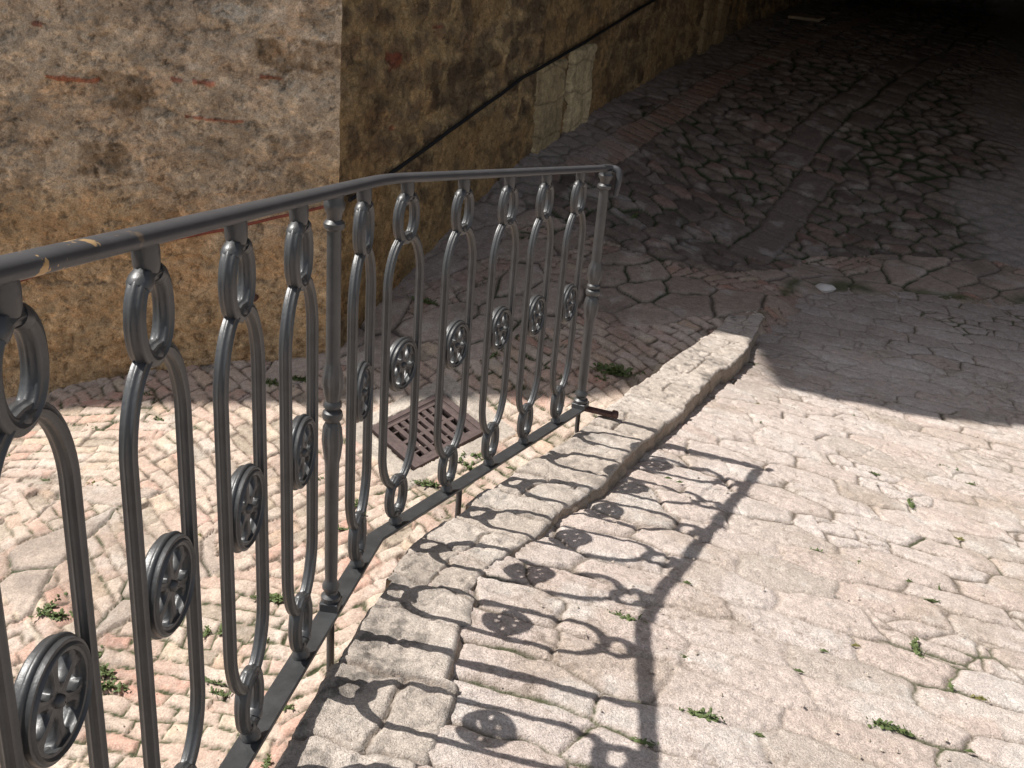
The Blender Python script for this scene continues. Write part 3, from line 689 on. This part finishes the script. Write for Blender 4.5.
# handrail: rounded top, hooked end
E_ = Q + D2 * 1.4711
def bez(P, k=14):
    P = [np.array(p, float) for p in P]; out = []
    for t in np.linspace(0, 1, k):
        out.append((1 - t) ** 3 * P[0] + 3 * (1 - t) ** 2 * t * P[1] + 3 * (1 - t) * t * t * P[2] + t ** 3 * P[3])
    return out
hz = UP * (H + .0092)
B1_, B2_ = Q + D1 * .16, Q + D2 * .10
tp = [p + hz for p in [Q + D1 * 2.12] + [Q + D1 * t for t in np.linspace(2.0, .2, 14)]]
tp += [p + hz for p in bez([B1_, Q + D1 * .05, Q + D2 * .01, B2_], 9)] + [Q + D2 * t + hz for t in np.linspace(.2, 1.42, 10)]
tr = MB(); k = np.arange(18) * 2 * math.pi / 18
prh = np.c_[.0105 * np.sign(np.sin(k)) * np.abs(np.sin(k)) ** .8, .0176 * np.sign(np.cos(k)) * np.abs(np.cos(k)) ** .8]
rail_sweep(tr, tp, prh)
e0 = E_ + hz; ns = -n2_ if n2_[0] < 0 else n2_
hk = bez([E_ - D2 * .05 + hz, E_ + D2 * .012 + hz, e0 + D2 * .026 + ns * .002, e0 + D2 * .026 + ns * .020 - UP * .001], 10) + bez([e0 + D2 * .026 + ns * .022 - UP * .001, e0 + D2 * .026 + ns * .042 - UP * .003, e0 + D2 * .024 + ns * .040 - UP * .03, e0 + D2 * .020 + ns * .034 - UP * .088], 10)[1:]
T = np.gradient(np.array(hk), axis=0)
tr.sweep(hk, circ(.0112, 16, 0, 8, 1.25), np.array([.2, -.4, .9]), scale=np.r_[np.full(16, 1.0), np.linspace(1, .8, len(hk) - 16)])
tr.build('handrail', M_rail, rail, ang=50)
# legs reaching down the outside of the kerb wall, then turned into it
for D, t, ln, ins in ((D1, .4068, .27, .075), (D2, .47, .20, .075), (D2, 1.462, .10, .06), (D1, 1.60, .27, .08)):
    p0 = Q + D * t - UP * .008; u, n = frame(D); nn = n if n[0] > 0 else -n
    lg = MB(); pth = [p0, p0 - UP * (ln - .03)] + bez([p0 - UP * (ln - .03), p0 - UP * ln, p0 - UP * ln + nn * .01, p0 - UP * (ln + .004) + nn * .035], 6)[1:] + [p0 - UP * (ln + .006) + nn * ins]
    lg.sweep(pth, circ(.0085, 12), u); lg.build('leg', M_iron, rail)
# flat iron tie lying on the kerb at the foot of the end post
ti = MB(); a = E_ - UP * .002 + np.array([.012, .004, 0]); bdir = np.array([.985, -.05, -.142 * .985 + 0]); bdir /= np.linalg.norm(bdir)
sd = np.cross(UP, bdir); sd /= np.linalg.norm(sd); upb = np.cross(bdir, sd)
ti.box(tuple(a + bdir * .062), .13, .030, .014, (bdir, sd, upb), .003); ti.box(tuple(a + bdir * .120 + upb * .004), .024, .036, .020, (bdir, sd, upb), .004)
ti.build('tie_bar', M_rust, rail)

# ------------------------------------------------------------------ drain grate
gr = tag(empty('drain_grate'), 'square rusty cast iron drain grate set in the brick lane behind the railing', 'drain grate')
gx3 = np.array([.327, .266, .103]); gx3 /= np.linalg.norm(gx3); gy3 = np.array([.258, -.294, -.035]); gy3 -= gy3 @ gx3 * gx3; gy3 /= np.linalg.norm(gy3); gz3 = np.cross(gx3, gy3); gz3 = gz3 if gz3[2] > 0 else -gz3
gc = np.array([-.409, 5.081, -2.595])
AX = (gx3, gy3, gz3)
def gbox(mb, a, b, c, sx, sy, sz, bev=.002): mb.box(tuple(gc + gx3 * a + gy3 * b + gz3 * c), sx, sy, sz, AX, bev)
g = MB()
for s_ in (-1, 1):
    gbox(g, s_ * .208, 0, .004, .034, .428, .034); gbox(g, 0, s_ * .197, .0035, .382, .034, .034)
g.build('frame', M_grate, gr, ang=30)
g = MB()
for s_ in (-1, 1):
    gbox(g, s_ * .172, 0, .0, .032, .352, .026); gbox(g, 0, s_ * .163, -.0005, .312, .026, .026)
for s_ in (-1, 1): gbox(g, s_ * .187, 0, .013, .006, .36, .006, .001); gbox(g, 0, s_ * .176, .0125, .366, .006, .006, .001)
nb_ = 7
for i in range(nb_ - 1):
    gbox(g, -.156 + .312 * (i + 1) / nb_ , 0, -.001, .027, .300, .024)
gbox(g, 0, 0, -.0015, .312, .026, .022); gbox(g, 0, .10, -.002, .312, .012, .020) ; gbox(g, 0, -.10, -.002, .312, .012, .020)
g.build('slotted_cover', M_grate, gr, ang=30)

# ------------------------------------------------------------------ cables and small things on the walls
def wall_pt(w, s, z, out=.0):
    d, n = (W1, N1) if w == 1 else (W2, N2); p = CORNER + d * s + n * out; return np.array([p[0], p[1], z])
def tube(name, pts, r, m, wob=.004, seed=1):
    pts = np.array(pts, float); L = np.r_[0, np.cumsum(np.linalg.norm(np.diff(pts, axis=0), axis=1))]
    q = np.arange(0, L[-1], .04); P = np.stack([np.interp(q, L, pts[:, i]) for i in range(3)], 1)
    P[:, 2] += fbm(q, q * 0, .5, 3, seed) * wob
    mb = MB(); mb.sweep(P, circ(r, 10), UP); return mb.build(name, m)
tag(tube('wall_cable', [wall_pt(2, .05, -1.63, .03), wall_pt(2, .573, -1.547, .03), wall_pt(2, 1.166, -1.412, .03), wall_pt(2, 1.849, -1.277, .03), wall_pt(2, 2.229, -1.191, .032), wall_pt(2, 3.195, -1.059, .03), wall_pt(2, 4.48, -.856, .03), wall_pt(2, 7, -.5, .03), wall_pt(2, 12, .1, .03)], .0125, M_dark, .006), 'black cable climbing along the dark shaded side wall of the house', 'cable')
tag(tube('wall_cable', [wall_pt(1, 4.5, -3.1, .028), wall_pt(1, 1.883, -2.266, .028), wall_pt(1, 1.409, -2.076, .028), wall_pt(1, .863, -1.90, .028), wall_pt(1, .61, -1.832, .028), wall_pt(1, .247, -1.716, .028), wall_pt(1, .02, -1.64, .03)], .0085, M_redc, .008, 5), 'thin faded red cable running just under the handrail on the front wall', 'cable')
sb = MB(); c0 = wall_pt(1, .506, -2.225, .02); sb.box(tuple(c0), .10, .05, .026, None, .006); sb.box(tuple(c0 + np.array([.035, -.012, .002])), .02, .045, .036, None, .006)
tag(sb.build('iron_stub', M_rust), 'short reddish iron stub set low in the ochre front wall', 'iron stub')
# pale scrap of board lying by the side wall up the street
sp = MB(); c0 = np.array([3.25, 14.35, float(street_z(3.25, 14.35)) + .035]); sp.box(tuple(c0), .40, .22, .04, ((.87, -.5, 0.0), (.5, .87, .08), (0, 0, 1)), .01)
tag(sp.build('stone_slab', M_plaster), 'pale flat slab lying loose by the wall at the top of the picture', 'stone slab')
pb = MB(); rp = random.Random(3)
V = []; F = []
for k_, (r, z) in enumerate([(.001, -.02), (.045, -.014), (.055, .004), (.04, .022), (.001, .03)]):
    for i in range(12): a_ = i * math.pi / 6; q_ = 1 + .15 * math.sin(3 * a_ + 1); V.append((2.005 + r * 1.2 * q_ * math.cos(a_), 6.93 + r * q_ * math.sin(a_), float(street_z(2.005, 6.93)) + .012 + z))
for k_ in range(4):
    for i in range(12): F.append((k_ * 12 + i, k_ * 12 + (i + 1) % 12, (k_ + 1) * 12 + (i + 1) % 12, (k_ + 1) * 12 + i))
pb.add(V, F); M_peb = mat('white_pebble', .8, ((60, .4),), (30, .1), base=(.62, .58, .54)); tag(pb.build('pebble', M_peb), 'whitish pebble on the shaded paving where ramp and street meet', 'pebble')

# ------------------------------------------------------------------ weeds
WEEDS = [(0.264, 2.173, 3), (0.603, 3.294, 1), (1.89, 3.969, 2), (1.554, 3.515, 3), (1.559, 3.315, 2), (1.015, 2.864, 2), (1.054, 2.834, 2), (1.277, 2.881, 1), (1.312, 2.759, 2), (0.826, 2.312, 1), (1.117, 2.374, 3), (0.461, 2.099, 1), (1.147, 2.222, 2), (1.159, 2.134, 2), (0.937, 2.013, 3), (0.962, 2.001, 2), (0.741, 2.132, 1), (0.565, 1.796, 1), (0.447, 1.853, 3), (0.33, 1.726, 2), (1.093, 1.934, 1), (0.516, 2.51, 1), (0.942, 2.342, 1), (1.902, 5.937, 2), (1.547, 6.262, 2), (2.355, 6.141, 1), (1.43, 5.438, 1), (0.606, 3.341, 1), (1.464, 3.845, 2), (1.86, 4.172, 2), (1.887, 4.128, 2), (1.112, 4.554, 1), (1.118, 4.28, 1), (1.646, 4.761, 1), (1.333, 2.8, 1), (-2.64, 5.142, 2), (-2.506, 5.125, 2), (-2.255, 5.319, 2), (-1.905, 5.338, 2), (-2.345, 4.851, 1), (-2.029, 4.748, 2), (-2.179, 4.233, 2), (-1.916, 3.887, 3), (-1.853, 3.829, 3), (-1.883, 4.231, 1), (-1.619, 3.617, 2), (-1.575, 3.543, 3), (-1.514, 3.464, 3), (-1.575, 3.243, 2), (-1.395, 4.327, 1), (-0.955, 3.922, 3), (-1.193, 3.746, 2), (-1.132, 3.755, 2), (-0.918, 3.705, 1), (-0.905, 4.714, 2), (-0.723, 4.355, 2), (-0.648, 4.437, 2), (-0.691, 4.528, 2), (-0.997, 4.567, 1), (-1.315, 4.05, 1), (-1.06, 3.429, 2), (-1.109, 3.488, 2), (-0.77, 3.359, 2), (-0.79, 3.112, 2), (-0.363, 4.663, 3), (-0.194, 4.794, 3), (-0.129, 4.845, 3), (0.098, 4.876, 1), (0.024, 4.77, 1), (-0.053, 4.751, 1), (0.259, 5.48, 3), (0.217, 5.432, 2), (0.566, 5.517, 4), (0.517, 5.451, 3), (0.177, 5.508, 2), (-0.099, 5.721, 3), (-0.001, 5.576, 2), (-0.225, 5.816, 2), (-1.365, 5.621, 3), (-1.219, 5.631, 3), (-0.571, 6.238, 3), (-2.048, 5.602, 2), (0.772, 7.573, 3), (0.938, 7.458, 2), (1.035, 6.761, 2), (0.251, 5.923, 2), (0.394, 5.774, 1), (0.752, 6.716, 2)]
def surf(x, y):
    kl, kr = float(ypoly(KL, y)), float(ypoly(KR, y))
    if kl < x <= kr and y < 5.9: return float(Rpl(x, y)) + .03
    if x > kr and y < vpoly(x): return float(ramp_z(x, y)) - (.018 * max(0, 1 - (x - kr) / .16))
    return float(street_z(x, y))
def weed(x, y, size, seed):
    r = random.Random(seed); V = []; F = []; m = MB()
    n = {1: 14, 2: 26, 3: 46, 4: 80}[size]; R_ = {1: .011, 2: .019, 3: .033, 4: .055}[size]
    R_ *= .72
    if x < ypoly(KL, y): R_ *= 1.85; n = int(n * 1.6)
    z0 = surf(x, y) - .004
    line = r.choice((-.25, -.2, -.15, 1.3)) + r.uniform(-.2, .2); st = r.uniform(.15, .5)
    mv = [(x, y, z0 + .004)]
    for q in range(14):
        aa = q * 2 * math.pi / 14; rr = R_ * r.uniform(.7, 1.25); px_, py_ = 1.7 * rr * math.cos(aa), .38 * rr * math.sin(aa)
        mv.append((x + px_ * math.cos(line) - py_ * math.sin(line), y + px_ * math.sin(line) + py_ * math.cos(line), z0 - .003))
    m.add(mv, [(0, q + 1, (q + 1) % 14 + 1) for q in range(14)])
    for i in range(n):
        a = r.uniform(0, 2 * math.pi); L = R_ * r.uniform(.22, .95) ** 1.2; w = L * r.uniform(.13, .24); el = r.uniform(.15, 1.15)
        o = np.array([max(-2.2, min(2.2, r.gauss(0, 1.0))) * R_, max(-2, min(2, r.gauss(0, .5 * st))) * R_, 0]); cl, sl = math.cos(line), math.sin(line)
        o = np.array([o[0] * cl - o[1] * sl, o[0] * sl + o[1] * cl, 0]) + np.array([x, y, z0])
        d = np.array([math.cos(a) * math.cos(el), math.sin(a) * math.cos(el), math.sin(el)]); sd_ = np.array([-math.sin(a), math.cos(a), 0]); up_ = np.cross(d, sd_) * -1
        P = []
        for t, ww, dr in ((0, .25, 0), (.35, .9, 0), (.7, 1, -.05), (1, .08, -.2)):
            c_ = o + d * L * t + np.array([0, 0, dr * L]); P += [c_ - sd_ * w * ww + up_ * w * .15, c_ + up_ * -w * .12, c_ + sd_ * w * ww + up_ * w * .15]
        Fk = [(3 * q + p, 3 * q + p + 1, 3 * q + 4 + p, 3 * q + 3 + p) for q in range(3) for p in (0, 1)]
        m.add(P, Fk)
    return m
LB = {
 'ramp1': 'small scrap of green weed in a joint of the sunlit limestone paving',
 'ramp2': 'low spreading green weed in a joint of the sunlit limestone paving',
 'lane1': 'tiny green weed between the pink bricks of the lane',
 'lane2': 'small green weed between the pink bricks of the sunlit lane',
 'dark': 'dark green weed tuft growing in the shaded paving joints',
}
NAMED = {0: 'bright green spreading weed on sunlit stones beside the bend in the handrail shadow', 1: 'tiny green joint weed, fourth closest to the bend in the handrail shadow', 2: 'small green joint weed, closest to the right end of the shadow', 3: 'spreading green joint weed, fourth closest to the right end of the shadow', 4: 'small dry yellowish joint weed, fifth closest to the right end of the shadow', 5: 'small green joint weed, seventh closest to the bend in the handrail shadow', 6: 'small green joint weed, eighth closest to the bend in the handrail shadow', 7: 'tiny green joint weed, eighth closest to the right end of the shadow', 8: 'small green joint weed, seventh closest to the bottom right corner', 9: 'tiny green joint weed, sixth closest to the bend in the handrail shadow', 10: 'spreading green joint weed, sixth closest to the bottom right corner', 11: 'tiny green joint weed, third closest to the bend in the handrail shadow', 12: 'small green joint weed, third closest to the bottom right corner', 13: 'small dry yellowish joint weed, second closest to the bottom right corner', 14: 'spreading green joint weed, fifth closest to the bottom right corner', 15: 'small green joint weed, fourth closest to the bottom right corner', 16: 'tiny green joint weed, fifth closest to the bend in the handrail shadow', 17: 'tiny green joint weed, third closest to the foot of the handrail shadow', 18: 'spreading green joint weed, second closest to the foot of the handrail shadow', 19: 'small green joint weed, closest to the foot of the handrail shadow', 20: 'tiny green joint weed, closest to the bottom right corner', 21: 'tiny green joint weed, closest to the bend in the handrail shadow', 22: 'tiny dry yellowish joint weed, ninth closest to the bottom right corner', 23: 'small green joint weed, sixth closest to the far tip of the kerb', 24: 'small green joint weed, closest to the far tip of the kerb', 25: 'tiny green joint weed, seventh closest to the right end of the shadow', 26: 'tiny green joint weed, second closest to the far tip of the kerb', 27: 'tiny green joint weed, eleventh closest to the foot of the end post', 28: 'small green joint weed, sixth closest to the right end of the shadow', 29: 'small green joint weed, third closest to the right end of the shadow', 30: 'small green joint weed, second closest to the right end of the shadow', 31: 'tiny dry yellowish joint weed, third closest to the far tip of the kerb', 32: 'tiny green joint weed, fourth closest to the far tip of the kerb', 33: 'tiny green joint weed, seventh closest to the far tip of the kerb', 34: 'tiny green joint weed, eighth closest to the bottom right corner', 35: 'small green joint weed, closest to the left edge at half height', 36: 'small green joint weed, second closest to the left edge at half height', 37: 'small green joint weed, fourth closest to the left edge at half height', 38: 'small green joint weed, ninth closest to the left edge at half height', 39: 'tiny green joint weed, third closest to the left edge at half height', 40: 'small dry yellowish joint weed, fifth closest to the left edge at half height', 41: 'small green joint weed, sixth closest to the left edge at half height', 42: 'spreading green joint weed, sixth closest to the bottom left corner', 43: 'spreading green joint weed, fifth closest to the bottom left corner', 44: 'tiny green joint weed, seventh closest to the left edge at half height', 45: 'small green joint weed, fourth closest to the bottom left corner', 46: 'spreading green joint weed, third closest to the bottom left corner', 47: 'spreading green joint weed, second closest to the bottom left corner', 48: 'small green joint weed, closest to the bottom left corner', 49: 'tiny dry yellowish joint weed, twelfth closest to the foot of the middle post', 50: 'spreading green joint weed, closest to the foot of the middle post', 51: 'small green joint weed, eighth closest to the foot of the middle post', 52: 'small green joint weed, sixth closest to the foot of the middle post', 53: 'tiny green joint weed, second closest to the foot of the middle post', 54: 'small green joint weed, eighth closest to the drain grate', 55: 'small green joint weed, third closest to the foot of the middle post', 56: 'small green joint weed, fourth closest to the foot of the middle post', 57: 'small green joint weed, seventh closest to the drain grate', 58: 'tiny dry yellowish joint weed, seventh closest to the foot of the middle post', 59: 'tiny green joint weed, ninth closest to the foot of the middle post', 60: 'small green joint weed, eleventh closest to the foot of the middle post', 61: 'small green joint weed, tenth closest to the foot of the middle post', 62: 'small green joint weed, fifth closest to the foot of the middle post', 63: 'small green joint weed, thirteenth closest to the foot of the middle post', 64: 'spreading green joint weed, second closest to the drain grate', 65: 'spreading green joint weed, closest to the drain grate', 66: 'spreading green joint weed, third closest to the drain grate', 67: 'tiny dry yellowish joint weed, seventh closest to the foot of the end post', 68: 'tiny green joint weed, fifth closest to the drain grate', 69: 'tiny green joint weed, fourth closest to the drain grate', 70: 'spreading green joint weed, closest to the foot of the end post', 71: 'small green joint weed, second closest to the foot of the end post', 72: 'large green joint weed, fifth closest to the foot of the end post', 73: 'spreading green joint weed, third closest to the foot of the end post', 74: 'small green joint weed, fourth closest to the foot of the end post', 75: 'spreading green joint weed, tenth closest to the foot of the end post', 76: 'small dry yellowish joint weed, eighth closest to the foot of the end post', 77: 'small green joint weed, sixth closest to the drain grate', 78: 'spreading green joint weed, second closest to the foot of the house corner', 79: 'spreading green joint weed, closest to the foot of the house corner', 80: 'spreading green joint weed, third closest to the foot of the house corner', 81: 'small green joint weed, eighth closest to the left edge at half height', 82: 'spreading green joint weed, closest to the top of the end post', 83: 'small green joint weed, second closest to the top of the end post', 84: 'small green joint weed, fifth closest to the far tip of the kerb', 85: 'small dry yellowish joint weed, ninth closest to the foot of the end post', 86: 'tiny green joint weed, sixth closest to the foot of the end post', 87: 'small green joint weed, third closest to the top of the end post'}
for k, (x, y, s_) in enumerate(WEEDS):
    if x > ypoly(KR, y) and y < 5.0:        # settle in the nearest joint
        gxx, gyy = np.meshgrid(x + np.linspace(-.05, .05, 21), y + np.linspace(-.05, .05, 21), indexing='ij'); ee = ramp_cells(gxx, gyy)[0] + .12 * np.hypot(gxx - x, gyy - y); q_ = np.unravel_index(np.argmin(ee), ee.shape)
        x, y = float(gxx[q_]), float(gyy[q_])
    ob = weed(x, y, s_, 100 + k).build('weed', M_leafd if (k % 9 == 4 and s_ < 3) else M_leaf, None, smooth=False)
    on_ramp = x > ypoly(KR, y)
    dark = y > 5.3 or (on_ramp and y > 5.05)
    key = 'dark' if dark else (('ramp' if on_ramp else 'lane') + ('1' if s_ == 1 else '2'))
    lab = NAMED.get(k, LB[key])
    tag(ob, lab, 'weed', 'weeds in the joints of the paving')

# loose grit and crumbs of stone
rg = random.Random(11); gm = MB(); base = [(1, 0, 0), (-1, 0, 0), (0, 1, 0), (0, -1, 0), (0, 0, 1), (0, 0, -1)]
fc = [(0, 2, 4), (2, 1, 4), (1, 3, 4), (3, 0, 4), (2, 0, 5), (1, 2, 5), (3, 1, 5), (0, 3, 5)]
for _ in range(2600):
    if rg.random() < .7: x, y = rg.uniform(-.2, 2.7), rg.uniform(1.3, 5.2) ** 1.0
    else: x, y = rg.uniform(-2.6, 0), rg.uniform(2.6, 5.6)
    if ypoly(KL, y) - .04 < x < ypoly(KR, y) + .02: continue
    r = .0012 + .0045 * rg.random() ** 3; z = surf(x, y) + r * .2
    gm.add([(x + q[0] * r * rg.uniform(.7, 1.3), y + q[1] * r * rg.uniform(.7, 1.3), z + q[2] * r * rg.uniform(.5, 1.)) for q in base], fc)
M_grit = mat('stone_grit', .9, ((200, .3),), (60, .35), base=(.42, .36, .30))
tag(gm.build('grit', M_grit, smooth=False), 'loose grit and crumbs of stone scattered over the sunlit paving', 'grit', kind='stuff')

# ------------------------------------------------------------------ light, sky, camera
az, el = math.radians(-3.5433), math.radians(56.87)
tosun = Vector((-math.cos(az) * math.cos(el), -math.sin(az) * math.cos(el), math.sin(el)))
sun = bpy.data.lights.new('sun', 'SUN'); sun.energy = SUN_E = 4.6; sun.angle = math.radians(.53); sun.color = (1, .96, .905)
so = bpy.data.objects.new('sun', sun); so.rotation_euler = tosun.to_track_quat('Z', 'Y').to_euler(); so.location = tosun * 30; C.objects.link(so)
w = bpy.data.worlds.new('World'); bpy.context.scene.world = w; w.use_nodes = True; nt = w.node_tree
bg = nt.nodes['Background']; sky = nt.nodes.new('ShaderNodeTexSky'); sky.sky_type = 'NISHITA'; sky.sun_disc = False
sky.sun_elevation = el; sky.sun_rotation = math.atan2(tosun.x, tosun.y); sky.air_density = 1.0; sky.dust_density = 1.5
hs = nt.nodes.new('ShaderNodeHueSaturation'); hs.inputs['Saturation'].default_value = .5; nt.links.new(sky.outputs['Color'], hs.inputs['Color']); nt.links.new(hs.outputs['Color'], bg.inputs['Color']); bg.inputs['Strength'].default_value = .082
cam = bpy.data.cameras.new('camera'); co = bpy.data.objects.new('camera', cam); C.objects.link(co)
cam.sensor_width = 36; cam.lens = 36 * 1098.2 / 1024; cam.clip_start = .05; cam.clip_end = 500
pt, ro = .4232, .08275
fw = Vector((0, math.cos(pt), -math.sin(pt))); r_ = Vector((1, 0, 0)); u_ = Vector((0, math.sin(pt), math.cos(pt)))
Rv = math.cos(ro) * r_ + math.sin(ro) * u_; Uv = -math.sin(ro) * r_ + math.cos(ro) * u_
co.matrix_world = Matrix(((Rv.x, Uv.x, -fw.x, 0), (Rv.y, Uv.y, -fw.y, 0), (Rv.z, Uv.z, -fw.z, 0), (0, 0, 0, 1)))
sc = bpy.context.scene; sc.camera = co
sc.view_settings.view_transform = 'Standard'; sc.view_settings.look = 'None'; sc.view_settings.exposure = .50; sc.view_settings.gamma = 1
sc.render.engine = 'CYCLES'; sc.cycles.max_bounces = 8; sc.cycles.diffuse_bounces = 5; sc.cycles.use_denoising = True
